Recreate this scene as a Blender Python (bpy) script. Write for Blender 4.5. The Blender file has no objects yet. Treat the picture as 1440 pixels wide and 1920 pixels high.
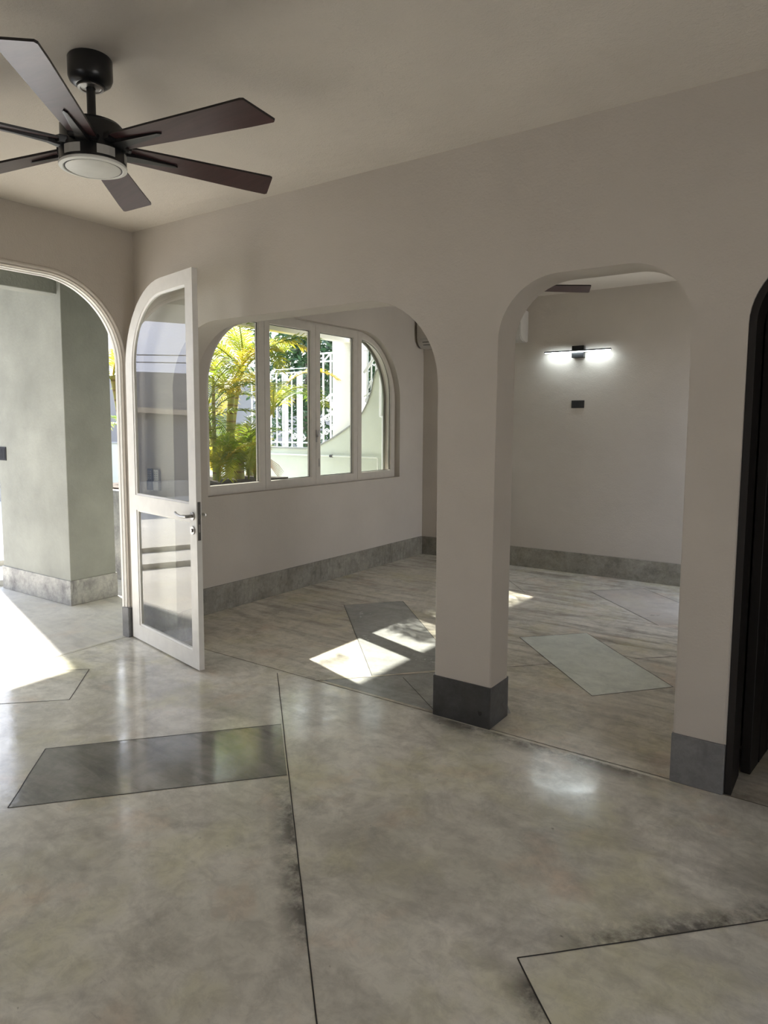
import bpy, bmesh, math, random
from mathutils import Vector, Matrix
random.seed(7)
S = bpy.context.scene
COL = S.collection
PI = math.pi

# ------------------------------------------------------------------ camera, light, exposure
cam_d = bpy.data.cameras.new('camera')
cam = bpy.data.objects.new('camera', cam_d)
COL.objects.link(cam)
S.camera = cam
FPX = 1312.56
CAM = Vector((4.3142, -3.1826, 1.55))
r_ = Vector((0.80792885, 0.58927604, 0.00217219))
u_ = Vector((-0.05817598, 0.07609312, 0.99540213))
f_ = Vector((-0.58640134, 0.80434046, -0.09575954))
cam.matrix_world = Matrix(((r_.x, u_.x, -f_.x, CAM.x), (r_.y, u_.y, -f_.y, CAM.y), (r_.z, u_.z, -f_.z, CAM.z), (0, 0, 0, 1)))
cam_d.sensor_fit = 'VERTICAL'
cam_d.sensor_height = 36.0
cam_d.lens = 36.0 * FPX / 1920
cam_d.shift_x = (720 - 673.02) / 1920
cam_d.shift_y = -(960 - 922.79) / 1920
cam_d.clip_start = 0.05
cam_d.clip_end = 300

SUN_DIR = Vector((1.0, -0.32, -0.715)).normalized()
sun_d = bpy.data.lights.new('sun', 'SUN')
sun_d.energy = 7.0
sun_d.angle = 0.0093
sun_d.color = (1.0, 0.95, 0.86)
sun = bpy.data.objects.new('sun', sun_d)
sun.rotation_euler = SUN_DIR.to_track_quat('-Z', 'Y').to_euler()
sun.location = (-12, 4, 9)
COL.objects.link(sun)

W = bpy.data.worlds.new('world')
S.world = W
W.use_nodes = True
wn, wl = W.node_tree.nodes, W.node_tree.links
wn.clear()
wo = wn.new('ShaderNodeOutputWorld')
wb = wn.new('ShaderNodeBackground')
wc = wn.new('ShaderNodeTexCoord')
ws = wn.new('ShaderNodeSeparateXYZ')
wr = wn.new('ShaderNodeValToRGB')
wr.color_ramp.elements[0].position = 0.0
wr.color_ramp.elements[0].color = (1.0, 0.97, 0.92, 1)
wr.color_ramp.elements[1].position = 0.75
wr.color_ramp.elements[1].color = (0.60, 0.72, 1.0, 1)
wl.new(wc.outputs['Generated'], ws.inputs[0])
wl.new(ws.outputs['Z'], wr.inputs[0])
wl.new(wr.outputs[0], wb.inputs[0])
wb.inputs[1].default_value = 1.35
wl.new(wb.outputs[0], wo.inputs[0])

S.view_settings.view_transform = 'Standard'
S.view_settings.look = 'None'
S.view_settings.gamma = 1.0
S.view_settings.use_curve_mapping = False
S.view_settings.exposure = 1.83
S.cycles.max_bounces = 14
S.cycles.diffuse_bounces = 8
S.cycles.glossy_bounces = 5
S.cycles.transparent_max_bounces = 24
S.cycles.use_denoising = True
S.cycles.sample_clamp_indirect = 6.0
S.cycles.caustics_reflective = False
S.cycles.caustics_refractive = False

# ------------------------------------------------------------------ materials
def newmat(name):
    m = bpy.data.materials.new(name)
    m.use_nodes = True
    nt = m.node_tree
    b = nt.nodes['Principled BSDF']
    return m, nt, b

def mapping(nt, scale=(1, 1, 1), rot=(0, 0, 0)):
    tc = nt.nodes.new('ShaderNodeTexCoord')
    mp = nt.nodes.new('ShaderNodeMapping')
    mp.inputs['Scale'].default_value = scale
    mp.inputs['Rotation'].default_value = rot
    nt.links.new(tc.outputs['Object'], mp.inputs[0])
    return mp

def noise(nt, mp, scale, detail=5, rough=0.6, dist=0.0):
    n = nt.nodes.new('ShaderNodeTexNoise')
    n.inputs['Scale'].default_value = scale
    n.inputs['Detail'].default_value = detail
    n.inputs['Roughness'].default_value = rough
    n.inputs['Distortion'].default_value = dist
    nt.links.new(mp.outputs[0], n.inputs['Vector'])
    return n

def ramp(nt, src, stops):
    r = nt.nodes.new('ShaderNodeValToRGB')
    e = r.color_ramp.elements
    while len(e) < len(stops):
        e.new(0.5)
    for i, (p, c) in enumerate(stops):
        e[i].position = p
        e[i].color = (c[0], c[1], c[2], 1) if isinstance(c, (tuple, list)) else (c, c, c, 1)
    nt.links.new(src, r.inputs[0])
    return r

def mixc(nt, fac, a, b, mode='MIX'):
    m = nt.nodes.new('ShaderNodeMix')
    m.data_type = 'RGBA'
    m.blend_type = mode
    for s, v in ((m.inputs[0], fac), (m.inputs[6], a), (m.inputs[7], b)):
        if hasattr(v, 'links'):
            nt.links.new(v, s)
        elif isinstance(v, (tuple, list)):
            s.default_value = (v[0], v[1], v[2], 1)
        else:
            s.default_value = v
    return m.outputs[2]

def plaster(name, col, var=0.06, scale=3.0, rough=0.85, bump=0.15, bscale=60):
    m, nt, b = newmat(name)
    mp = mapping(nt)
    n = noise(nt, mp, scale, 6, 0.6)
    lo = tuple(c * (1 - var) for c in col)
    hi = tuple(min(1, c * (1 + var)) for c in col)
    r = ramp(nt, n.outputs[0], [(0.3, lo), (0.7, hi)])
    nt.links.new(r.outputs[0], b.inputs['Base Color'])
    b.inputs['Roughness'].default_value = rough
    n2 = noise(nt, mp, bscale, 4, 0.6)
    n3 = noise(nt, mp, bscale / 9, 4, 0.55)
    ad = nt.nodes.new('ShaderNodeMath'); ad.operation = 'MULTIPLY_ADD'
    nt.links.new(n3.outputs[0], ad.inputs[0]); ad.inputs[1].default_value = 2.0
    nt.links.new(n2.outputs[0], ad.inputs[2])
    bp = nt.nodes.new('ShaderNodeBump')
    bp.inputs['Strength'].default_value = bump
    bp.inputs['Distance'].default_value = 0.01
    nt.links.new(ad.outputs[0], bp.inputs['Height'])
    nt.links.new(bp.outputs[0], b.inputs['Normal'])
    return m

def smudge(nt, mp, col, p, q, side, width, dark, amount=0.85):
    """worn dark stain that follows one side of a joint p-q"""
    L_ = math.hypot(q[0] - p[0], q[1] - p[1])
    d = ((q[0] - p[0]) / L_, (q[1] - p[1]) / L_, 0)
    nn = (-d[1] * side, d[0] * side, 0)
    wob = noise(nt, mp, 6.0, 6, 0.7)
    def dot(v):
        sub = nt.nodes.new('ShaderNodeVectorMath'); sub.operation = 'SUBTRACT'
        nt.links.new(mp.outputs[0], sub.inputs[0]); sub.inputs[1].default_value = (p[0], p[1], 0)
        dt = nt.nodes.new('ShaderNodeVectorMath'); dt.operation = 'DOT_PRODUCT'
        nt.links.new(sub.outputs[0], dt.inputs[0]); dt.inputs[1].default_value = v
        return dt.outputs['Value']
    def mr(src, a, b, c, e):
        m_ = nt.nodes.new('ShaderNodeMapRange'); m_.clamp = True
        nt.links.new(src, m_.inputs[0])
        for i, v in enumerate((a, b, c, e)): m_.inputs[i + 1].default_value = v
        return m_.outputs[0]
    def mul(a, b):
        m_ = nt.nodes.new('ShaderNodeMath'); m_.operation = 'MULTIPLY'
        for i, v in enumerate((a, b)):
            if hasattr(v, 'links'): nt.links.new(v, m_.inputs[i])
            else: m_.inputs[i].default_value = v
        return m_.outputs[0]
    sd = dot(nn); td = dot(d)
    k = mul(mr(sd, -0.004, 0.0, 0, 1), mr(sd, width * 0.15, width, 1, 0))
    k = mul(k, mul(mr(td, 0, 0.18 * L_, 0, 1), mr(td, 0.8 * L_, L_, 1, 0)))
    k = mul(k, mr(wob.outputs[0], 0.36, 0.56, 0, 1))
    return mixc(nt, mul(k, amount), col, dark)

def stone(name, base, light, dark, streak=0.5, ang=45, rough=(0.16, 0.34), tint=0.35, scale=1.0, bump=0.05, stretch=5.0, spec=0.5, stains=()):
    """burnished concrete / marbled stone: clouds, brushed streaks, faint tints, specks"""
    m, nt, b = newmat(name)
    mp = mapping(nt)
    c1 = noise(nt, mp, 1.1 * scale, 8, 0.62, 0.3)
    col = ramp(nt, c1.outputs[0], [(0.33, base), (0.66, light)]).outputs[0]
    # brushed dark streaks
    ms = mapping(nt, (1.0, stretch, 1.0), (0, 0, math.radians(ang)))
    st = noise(nt, ms, 1.5 * scale, 9, 0.66, 0.4)
    sf = ramp(nt, st.outputs[0], [(0.46, 0.0), (0.70, 1.0)])
    big = noise(nt, mp, 0.75 * scale, 3, 0.5)
    bf = ramp(nt, big.outputs[0], [(0.38, 0.25), (0.62, 1.0)])
    mul = nt.nodes.new('ShaderNodeMath'); mul.operation = 'MULTIPLY'
    nt.links.new(sf.outputs[0], mul.inputs[0]); nt.links.new(bf.outputs[0], mul.inputs[1])
    mu2 = nt.nodes.new('ShaderNodeMath'); mu2.operation = 'MULTIPLY'
    nt.links.new(mul.outputs[0], mu2.inputs[0]); mu2.inputs[1].default_value = streak
    col = mixc(nt, mu2.outputs[0], col, dark)
    # smudges
    sm = noise(nt, mp, 3.3 * scale, 7, 0.7, 0.6)
    smf = ramp(nt, sm.outputs[0], [(0.50, 0.0), (0.72, 0.5)])
    col = mixc(nt, smf.outputs[0], col, dark)
    lt = noise(nt, mp, 5.1 * scale, 8, 0.72, 0.4)
    ltf = ramp(nt, lt.outputs[0], [(0.52, 0.0), (0.80, 0.55)])
    col = mixc(nt, ltf.outputs[0], col, light)
    # mineral tints: green-ochre and rose
    t1 = noise(nt, mapping(nt, (1, 1, 1), (0, 0, 1.1)), 1.9 * scale, 4, 0.6)
    tf = ramp(nt, t1.outputs[0], [(0.50, 0.0), (0.72, tint)])
    col = mixc(nt, tf.outputs[0], col, (base[0] * 1.08, base[1] * 1.06, base[2] * 0.72))
    t2 = noise(nt, mapping(nt, (1, 1, 1), (0, 0, 2.3)), 2.6 * scale, 4, 0.6)
    tf2 = ramp(nt, t2.outputs[0], [(0.56, 0.0), (0.74, tint)])
    col = mixc(nt, tf2.outputs[0], col, (base[0] * 1.22, base[1] * 0.98, base[2] * 0.88))
    # dark specks
    sp = noise(nt, mp, 26 * scale, 2, 0.5)
    spf = ramp(nt, sp.outputs[0], [(0.74, 0.0), (0.80, 0.6)])
    col = mixc(nt, spf.outputs[0], col, tuple(c * 0.5 for c in dark))
    # trowel scratches
    sc = noise(nt, mapping(nt, (1, 7, 1), (0, 0, math.radians(ang + 25))), 9 * scale, 6, 0.7, 1.2)
    scf = ramp(nt, sc.outputs[0], [(0.62, 0.0), (0.72, 0.30)])
    col = mixc(nt, scf.outputs[0], col, dark)
    fine = noise(nt, mp, 13 * scale, 8, 0.75, 0.5)
    ff = ramp(nt, fine.outputs[0], [(0.40, 0.22), (0.56, 0.0)])
    col = mixc(nt, ff.outputs[0], col, dark)
    for st_ in stains:
        col = smudge(nt, mp, col, *st_)
    nt.links.new(col, b.inputs['Base Color'])
    rr = ramp(nt, sm.outputs[0], [(0.3, rough[0]), (0.7, rough[1])])
    nt.links.new(rr.outputs[0], b.inputs['Roughness'])
    b.inputs['Specular IOR Level'].default_value = spec
    bn = noise(nt, mp, 7 * scale, 6, 0.6)
    bp = nt.nodes.new('ShaderNodeBump')
    bp.inputs['Strength'].default_value = bump
    bp.inputs['Distance'].default_value = 0.02
    nt.links.new(bn.outputs[0], bp.inputs['Height'])
    nt.links.new(bp.outputs[0], b.inputs['Normal'])
    return m

def paint(name, col, rough=0.4, metal=0.0, spec=0.5, var=0.04):
    m, nt, b = newmat(name)
    mp = mapping(nt)
    n = noise(nt, mp, 14, 3, 0.5)
    r = ramp(nt, n.outputs[0], [(0.3, tuple(c * (1 - var) for c in col)), (0.7, tuple(min(1, c * (1 + var)) for c in col))])
    nt.links.new(r.outputs[0], b.inputs['Base Color'])
    b.inputs['Roughness'].default_value = rough
    b.inputs['Metallic'].default_value = metal
    b.inputs['Specular IOR Level'].default_value = spec
    return m

def wood(name, c1, c2, rough=0.35, scale=(1.5, 22, 22)):
    m, nt, b = newmat(name)
    mp = mapping(nt, scale)
    n = noise(nt, mp, 1.6, 8, 0.65, 0.8)
    r = ramp(nt, n.outputs[0], [(0.3, c1), (0.7, c2)])
    nt.links.new(r.outputs[0], b.inputs['Base Color'])
    b.inputs['Roughness'].default_value = rough
    return m

def glassmat(name):
    m = bpy.data.materials.new(name)
    m.use_nodes = True
    nt = m.node_tree
    nt.nodes.clear()
    out = nt.nodes.new('ShaderNodeOutputMaterial')
    mx = nt.nodes.new('ShaderNodeMixShader')
    tr = nt.nodes.new('ShaderNodeBsdfTransparent')
    tr.inputs[0].default_value = (0.955, 0.975, 0.965, 1)
    gl = nt.nodes.new('ShaderNodeBsdfGlossy')
    gl.inputs['Roughness'].default_value = 0.0
    fr = nt.nodes.new('ShaderNodeFresnel')
    fr.inputs[0].default_value = 1.52
    ge = nt.nodes.new('ShaderNodeNewGeometry')
    m1 = nt.nodes.new('ShaderNodeMath'); m1.operation = 'MULTIPLY'
    m1.inputs[1].default_value = 1.95
    m2 = nt.nodes.new('ShaderNodeMath'); m2.operation = 'SUBTRACT'; m2.inputs[0].default_value = 1.0
    m3 = nt.nodes.new('ShaderNodeMath'); m3.operation = 'MULTIPLY'; m3.use_clamp = True
    nt.links.new(fr.outputs[0], m1.inputs[0])
    nt.links.new(ge.outputs['Backfacing'], m2.inputs[1])
    nt.links.new(m1.outputs[0], m3.inputs[0])
    nt.links.new(m2.outputs[0], m3.inputs[1])
    nt.links.new(m3.outputs[0], mx.inputs[0])
    nt.links.new(tr.outputs[0], mx.inputs[1])
    nt.links.new(gl.outputs[0], mx.inputs[2])
    nt.links.new(mx.outputs[0], out.inputs[0])
    return m

def leafmat(name, c1, c2, trans=0.5):
    m, nt, b = newmat(name)
    out = nt.nodes['Material Output']
    mp = mapping(nt)
    n = noise(nt, mp, 2.4, 3, 0.6)
    r = ramp(nt, n.outputs[0], [(0.35, c1), (0.65, c2)])
    nt.links.new(r.outputs[0], b.inputs['Base Color'])
    b.inputs['Roughness'].default_value = 0.45
    t = nt.nodes.new('ShaderNodeBsdfTranslucent')
    nt.links.new(r.outputs[0], t.inputs[0])
    mx = nt.nodes.new('ShaderNodeMixShader')
    mx.inputs[0].default_value = trans
    nt.links.new(b.outputs[0], mx.inputs[1])
    nt.links.new(t.outputs[0], mx.inputs[2])
    nt.links.new(mx.outputs[0], out.inputs[0])
    return m

M = {}
M['wall'] = plaster('grey_plaster', (0.53, 0.487, 0.437), 0.05, 1.6, 0.9, 0.18, 90)
M['ceiling'] = plaster('ceiling_plaster', (0.62, 0.575, 0.515), 0.05, 1.2, 0.92, 0.30, 120)
M['outwall'] = plaster('burnished_cement', (0.28, 0.285, 0.258), 0.16, 2.2, 0.75, 0.2, 40)
M['white_plaster'] = plaster('white_plaster', (0.84, 0.81, 0.74), 0.04, 1.0, 0.9, 0.1, 30)
M['sage'] = plaster('sage_render', (0.52, 0.545, 0.46), 0.10, 1.5, 0.9, 0.3, 25)
M['grey_render'] = plaster('grey_render', (0.20, 0.20, 0.205), 0.08, 1.0, 0.9, 0.2, 20)
M['white_house'] = plaster('white_render_sky_tint', (0.86, 0.87, 0.93), 0.03, 0.6, 0.9, 0.1, 12)  # white house; lavender cast of sky-lit shade put into the colour
M['floor'] = stone('burnished_floor', (0.65, 0.635, 0.545), (0.94, 0.91, 0.83), (0.25, 0.235, 0.21), 0.62, 38, (0.07, 0.22), 0.6, spec=0.8, stretch=2.4, stains=[((2.25, -0.91), (3.15, -1.80), -1, 0.10, (0.10, 0.095, 0.09)), ((3.60, -1.33), (4.60, -0.26), 1, 0.13, (0.07, 0.065, 0.06)), ((3.568, -1.369), (3.95, -1.75), -1, 0.10, (0.10, 0.09, 0.09)), ((2.4, -0.02), (3.8, -0.02), -1, 0.13, (0.10, 0.09, 0.08))])
M['floor2'] = stone('streaked_floor', (0.62, 0.57, 0.47), (0.86, 0.81, 0.70), (0.15, 0.13, 0.105), 1.0, 35, (0.12, 0.28), 0.5, stretch=6.5)
M['slab_dark'] = stone('dark_slab', (0.22, 0.215, 0.20), (0.38, 0.37, 0.345), (0.09, 0.09, 0.09), 0.9, 42, (0.06, 0.16), 0.25, spec=0.8)
M['slab_blue'] = stone('blue_grey_slab', (0.32, 0.32, 0.30), (0.48, 0.48, 0.45), (0.15, 0.15, 0.15), 0.5, 30, (0.15, 0.3), 0.1)
M['slab_light'] = stone('light_slab', (0.70, 0.72, 0.63), (0.86, 0.88, 0.78), (0.4, 0.41, 0.36), 0.4, 45, (0.3, 0.45), 0.1)
M['slab_warm'] = stone('warm_slab', (0.50, 0.45, 0.38), (0.64, 0.59, 0.51), (0.28, 0.25, 0.22), 0.5, 45, (0.25, 0.4), 0.3)
M['porch_floor'] = stone('porch_floor', (0.60, 0.58, 0.53), (0.74, 0.72, 0.67), (0.36, 0.35, 0.34), 0.6, 40, (0.35, 0.5), 0.25)
M['base'] = stone('marbled_skirting', (0.22, 0.205, 0.175), (0.38, 0.36, 0.31), (0.07, 0.068, 0.062), 0.6, 10, (0.3, 0.5), 0.2, scale=4)
M['base_dark'] = stone('charcoal_skirting', (0.030, 0.030, 0.031), (0.075, 0.075, 0.076), (0.015, 0.015, 0.015), 0.6, 10, (0.25, 0.45), 0.05, scale=3)
M['base_grey'] = stone('grey_skirting', (0.16, 0.16, 0.165), (0.235, 0.235, 0.24), (0.10, 0.10, 0.105), 0.5, 60, (0.3, 0.5), 0.05, scale=4)
M['base_out'] = stone('pale_marbled_skirting', (0.26, 0.26, 0.255), (0.50, 0.49, 0.46), (0.09, 0.09, 0.10), 1.0, 80, (0.35, 0.5), 0.05, scale=3)
M['joint'] = paint('joint_dark', (0.035, 0.032, 0.03), 0.7)
M['white_paint'] = paint('white_paint', (0.78, 0.765, 0.735), 0.35)
M['window_white_shaded'] = paint('window_white_shaded', (0.60, 0.56, 0.50), 0.4)  # white frames, darkened so the colour itself carries their backlit shade
M['glass'] = glassmat('clear_glass')
M['black_metal'] = paint('black_metal', (0.010, 0.010, 0.011), 0.32)
M['steel'] = paint('brushed_steel', (0.42, 0.41, 0.40), 0.28, 1.0)
M['dull_steel'] = paint('lock_steel', (0.16, 0.155, 0.15), 0.42, 0.8)
M['blade'] = wood('dark_cherry_wood', (0.040, 0.017, 0.019), (0.075, 0.032, 0.034), 0.30)
M['blade_edge'] = paint('blade_edge', (0.012, 0.009, 0.009), 0.4)
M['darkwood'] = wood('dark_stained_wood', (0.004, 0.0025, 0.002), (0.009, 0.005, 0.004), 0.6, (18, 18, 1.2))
M['frosted'] = paint('frosted_plastic', (0.80, 0.80, 0.76), 0.45)
M['frosted_side'] = paint('frosted_grey', (0.42, 0.41, 0.39), 0.5)
M['plastic'] = paint('white_plastic', (0.50, 0.48, 0.45), 0.4)
M['black_plastic'] = paint('black_plastic', (0.012, 0.012, 0.014), 0.35)
M['navy_plastic'] = paint('navy_plastic', (0.03, 0.04, 0.07), 0.4)
M['button'] = paint('grey_button', (0.25, 0.26, 0.28), 0.5)
M['soil'] = plaster('soil', (0.06, 0.045, 0.035), 0.4, 12, 1.0, 0.8, 40)
M['cane'] = None
M['street'] = plaster('street_paving', (0.50, 0.48, 0.43), 0.12, 2.0, 0.9, 0.6, 30)
M['iron'] = paint('white_iron', (0.82, 0.82, 0.80), 0.4)
M['pipe'] = paint('painted_pipe', (0.62, 0.63, 0.55), 0.5)
M['ledge'] = plaster('tan_ledge', (0.42, 0.36, 0.28), 0.1, 3, 0.9, 0.2, 20)
M['cable'] = paint('cable_black', (0.02, 0.02, 0.02), 0.6)
M['frond'] = leafmat('palm_leaf', (0.17, 0.26, 0.02), (0.42, 0.42, 0.035), 0.5)
M['frond_y'] = leafmat('palm_leaf_yellow', (0.46, 0.42, 0.03), (0.56, 0.40, 0.04), 0.5)
M['frond_g'] = leafmat('palm_leaf_green', (0.10, 0.19, 0.02), (0.26, 0.34, 0.03), 0.5)
M['tree_leaf'] = leafmat('tree_leaf', (0.012, 0.045, 0.015), (0.03, 0.09, 0.025), 0.2)
M['dry'] = paint('dry_frond', (0.30, 0.18, 0.10), 0.8)
M['bark'] = plaster('bark', (0.12, 0.09, 0.07), 0.2, 6, 0.95, 0.6, 30)

def cane_mat():
    m, nt, b = newmat('palm_cane')
    mp = mapping(nt)
    w = nt.nodes.new('ShaderNodeTexWave')
    w.wave_type = 'BANDS'; w.bands_direction = 'Z'
    w.inputs['Scale'].default_value = 3.2
    w.inputs['Distortion'].default_value = 0.8
    nt.links.new(mp.outputs[0], w.inputs[0])
    r = ramp(nt, w.outputs[0], [(0.04, (0.16, 0.11, 0.05)), (0.14, (0.40, 0.36, 0.10)), (0.9, (0.34, 0.38, 0.12))])
    n = noise(nt, mp, 5, 4, 0.6)
    r2 = ramp(nt, n.outputs[0], [(0.4, 0.0), (0.7, 0.7)])
    c = mixc(nt, r2.outputs[0], r.outputs[0], (0.30, 0.20, 0.08))
    nt.links.new(c, b.inputs['Base Color'])
    b.inputs['Roughness'].default_value = 0.6
    return m
M['cane'] = cane_mat()

def emit(name, col, s):
    m, nt, b = newmat(name)
    b.inputs['Base Color'].default_value = (1, 1, 1, 1)
    b.inputs['Emission Color'].default_value = (*col, 1)
    b.inputs['Emission Strength'].default_value = s
    return m
M['led'] = emit('led_strip', (0.85, 0.97, 1.0), 15.0)

# ------------------------------------------------------------------ mesh helpers
def obj(name, bm, mat, parent=None, smooth=None, recalc=True):
    if recalc:
        bmesh.ops.recalc_face_normals(bm, faces=bm.faces)
    me = bpy.data.meshes.new(name)
    bm.to_mesh(me)
    bm.free()
    for x in (mat if isinstance(mat, (list, tuple)) else [mat]):
        me.materials.append(x)
    if smooth is not None:
        for p in me.polygons:
            p.use_smooth = True
        me.set_sharp_from_angle(angle=math.radians(smooth))
    o = bpy.data.objects.new(name, me)
    COL.objects.link(o)
    if parent is not None:
        o.parent = parent
    return o

def empty(name, loc=(0, 0, 0), rz=0):
    o = bpy.data.objects.new(name, None)
    o.empty_display_size = 0.1
    o.location = loc
    o.rotation_euler = (0, 0, rz)
    COL.objects.link(o)
    return o

def tag(o, label=None, cat=None, group=None, kind=None):
    if label: o['label'] = label
    if cat: o['category'] = cat
    if group: o['group'] = group
    if kind: o['kind'] = kind
    return o

def copy_tree(o, parent=None):
    c = o.copy()
    COL.objects.link(c)
    c.parent = parent
    for ch in list(o.children):
        copy_tree(ch, c)
    return c

def box(bm, x0, x1, y0, y1, z0, z1, bev=0.0, mi=0):
    vs = [bm.verts.new(p) for p in ((x0, y0, z0), (x1, y0, z0), (x1, y1, z0), (x0, y1, z0), (x0, y0, z1), (x1, y0, z1), (x1, y1, z1), (x0, y1, z1))]
    fs = [bm.faces.new([vs[i] for i in q]) for q in ((0, 3, 2, 1), (4, 5, 6, 7), (0, 1, 5, 4), (1, 2, 6, 5), (2, 3, 7, 6), (3, 0, 4, 7))]
    for f in fs:
        f.material_index = mi
    if bev > 0:
        es = list({e for f in fs for e in f.edges})
        bmesh.ops.bevel(bm, geom=es, offset=bev, segments=2, affect='EDGES', profile=0.5)
    return vs

def tube(bm, pts, rad, n=10, caps=True, mi=0):
    pts = [Vector(p) for p in pts]
    rads = rad if isinstance(rad, (list, tuple)) else [rad] * len(pts)
    rings = []
    up = None
    for i, p in enumerate(pts):
        if i == 0: d = pts[1] - pts[0]
        elif i == len(pts) - 1: d = pts[-1] - pts[-2]
        else: d = (pts[i + 1] - pts[i]).normalized() + (pts[i] - pts[i - 1]).normalized()
        d.normalize()
        if up is None:
            up = Vector((0, 0, 1)) if abs(d.z) < 0.9 else Vector((1, 0, 0))
        a = d.cross(up).normalized()
        b = a.cross(d).normalized()
        up = b
        rings.append([bm.verts.new(p + (a * math.cos(2 * PI * k / n) + b * math.sin(2 * PI * k / n)) * rads[i]) for k in range(n)])
    for r0, r1 in zip(rings, rings[1:]):
        for k in range(n):
            f = bm.faces.new((r0[k], r0[(k + 1) % n], r1[(k + 1) % n], r1[k]))
            f.material_index = mi
    if caps:
        bm.faces.new(rings[0][::-1]).material_index = mi
        bm.faces.new(rings[-1]).material_index = mi
    return rings

def lathe(bm, prof, c=(0, 0), n=40, mi=0):
    rings = []
    for r, z in prof:
        if r < 1e-5:
            rings.append([bm.verts.new((c[0], c[1], z))])
        else:
            rings.append([bm.verts.new((c[0] + r * math.cos(2 * PI * k / n), c[1] + r * math.sin(2 * PI * k / n), z)) for k in range(n)])
    for a, b in zip(rings, rings[1:]):
        for k in range(n):
            q = [a[k % len(a)], a[(k + 1) % len(a)], b[(k + 1) % len(b)], b[k % len(b)]]
            q2 = []
            for v in q:
                if v not in q2: q2.append(v)
            if len(q2) > 2:
                bm.faces.new(q2).material_index = mi

def arch2d(a0, a1, top, rl, rr=None, z0=0.0, n=14):
    """open path up the left side, round the head, down the right side"""
    rr = rl if rr is None else rr
    P = [(a0, z0)]
    for k in range(n + 1):
        t = PI - k * (PI / 2) / n
        P.append((a0 + rl + rl * math.cos(t), top - rl + rl * math.sin(t)))
    for k in range(n + 1):
        t = PI / 2 - k * (PI / 2) / n
        P.append((a1 - rr + rr * math.cos(t), top - rr + rr * math.sin(t)))
    P.append((a1, z0))
    return P

def loft(bm, rings, closed_path=False, closed_prof=False, mi=0):
    """rings: list of lists of 3D points, all the same length"""
    V = [[bm.verts.new(p) for p in r] for r in rings]
    m = len(V[0])
    pairs = list(zip(V, V[1:])) + ([(V[-1], V[0])] if closed_prof else [])
    for a, b in pairs:
        for k in range(m if closed_path else m - 1):
            k2 = (k + 1) % m
            bm.faces.new((a[k], a[k2], b[k2], b[k])).material_index = mi
    if closed_prof and not closed_path:
        bm.faces.new([v[0] for v in V]).material_index = mi
        bm.faces.new([v[-1] for v in V][::-1]).material_index = mi
    return V

def prism(bm, pts, to3, d0, d1, mi=0):
    """solid from 2D outline pts; to3(a, b, depth)"""
    A = [bm.verts.new(to3(a, b, d0)) for a, b in pts]
    B = [bm.verts.new(to3(a, b, d1)) for a, b in pts]
    n = len(pts)
    bm.faces.new(A).material_index = mi
    bm.faces.new(B[::-1]).material_index = mi
    for k in range(n):
        bm.faces.new((A[k], B[k], B[(k + 1) % n], A[(k + 1) % n])).material_index = mi
    return A, B

XZ = lambda a, b, d: (a, d, b)      # wall facing Y
YZ = lambda a, b, d: (d, a, b)      # wall facing X

# ------------------------------------------------------------------ measures
H = 2.904        # ceiling
L = 4.026        # far wall
T = 0.204        # wall thickness
HB = 0.218       # skirting height
OP1 = (0.40, 2.497, 2.223, 0.45, 0.47)
OP2 = (2.826, 3.690, 2.244, 0.29, 0.27)
OP3 = (3.897, 4.85, 2.240, 0.29, 0.29)
DY0, DY1, DTOP, DR = -2.135, -0.085, 2.545, 0.585      # arch door opening in the left wall
WY0, WY1, WZ0, WZ1, WR = 0.66, 3.52, 0.962, 2.525, 0.72   # window opening
XR, YB = 6.7, -6.0     # right and back walls of the main room

# ------------------------------------------------------------------ structure: floor
bm = bmesh.new()
def poly(pts, z, mi):
    f = bm.faces.new([bm.verts.new((x, y, z)) for x, y in pts])
    f.material_index = mi
box(bm, -0.2, XR, YB, L, -0.25, -0.002, mi=0)
poly([(0, YB), (XR, YB), (XR, 0.0), (0, 0.0)], 0.0, 0)
poly([(-0.03, DY0), (0, DY0), (0, DY1), (-0.03, DY1)], 0.0, 0)
poly([(0, 0.0), (XR, 0.0), (XR, L), (0, L)], 0.0, 1)
J = {'a': (1.574, -1.835), 'b': (1.202, -1.462), 'c': (1.924, -0.587), 'd': (2.304, -0.964), 'e': (1.394, -0.041), 'f': (3.30, -1.95),
     'g': (3.568, -1.369), 'h': (3.95, -1.75), 'i': (4.75, -0.10), 'j': (0.741, -1.054), 'k': (0.387, -0.701), 'l': (0.02, -1.80), 'm': (0.02, -1.05)}
poly([J['a'], J['d'], J['c'], J['b']], 0.0006, 2)
poly([(0.727, 1.523), (1.054, 1.949), (2.27, 0.72), (1.90, 0.27)], 0.0006, 3)
poly([(1.676, 0.012), (2.45, 0.86), (3.2, 0.012)], 0.0004, 3) if False else None
poly([(2.315, 1.563), (2.678, 1.963), (3.448, 1.185), (3.104, 0.757)], 0.0006, 4)
poly([(2.259, 3.317), (2.634, 3.731), (3.46, 2.95), (3.065, 2.494)], 0.0006, 5)
poly([(1.70, 0.03), (2.50, 0.03), (2.83, 0.25), (2.44, 0.84)], 0.0006, 3)
def joint(p, q, w=0.0045):
    p, q = Vector(p), Vector(q)
    d = (q - p).normalized()
    nn = Vector((-d.y, d.x)) * w / 2
    N = max(2, int((q - p).length / 0.12))
    prev = None
    for i in range(N + 1):
        c = p.lerp(q, i / N) + nn * random.uniform(-0.5, 0.5)
        cur = (bm.verts.new((c.x + nn.x, c.y + nn.y, 0.0012)), bm.verts.new((c.x - nn.x, c.y - nn.y, 0.0012)))
        if prev:
            bm.faces.new((prev[0], prev[1], cur[1], cur[0])).material_index = 6
        prev = cur
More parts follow.
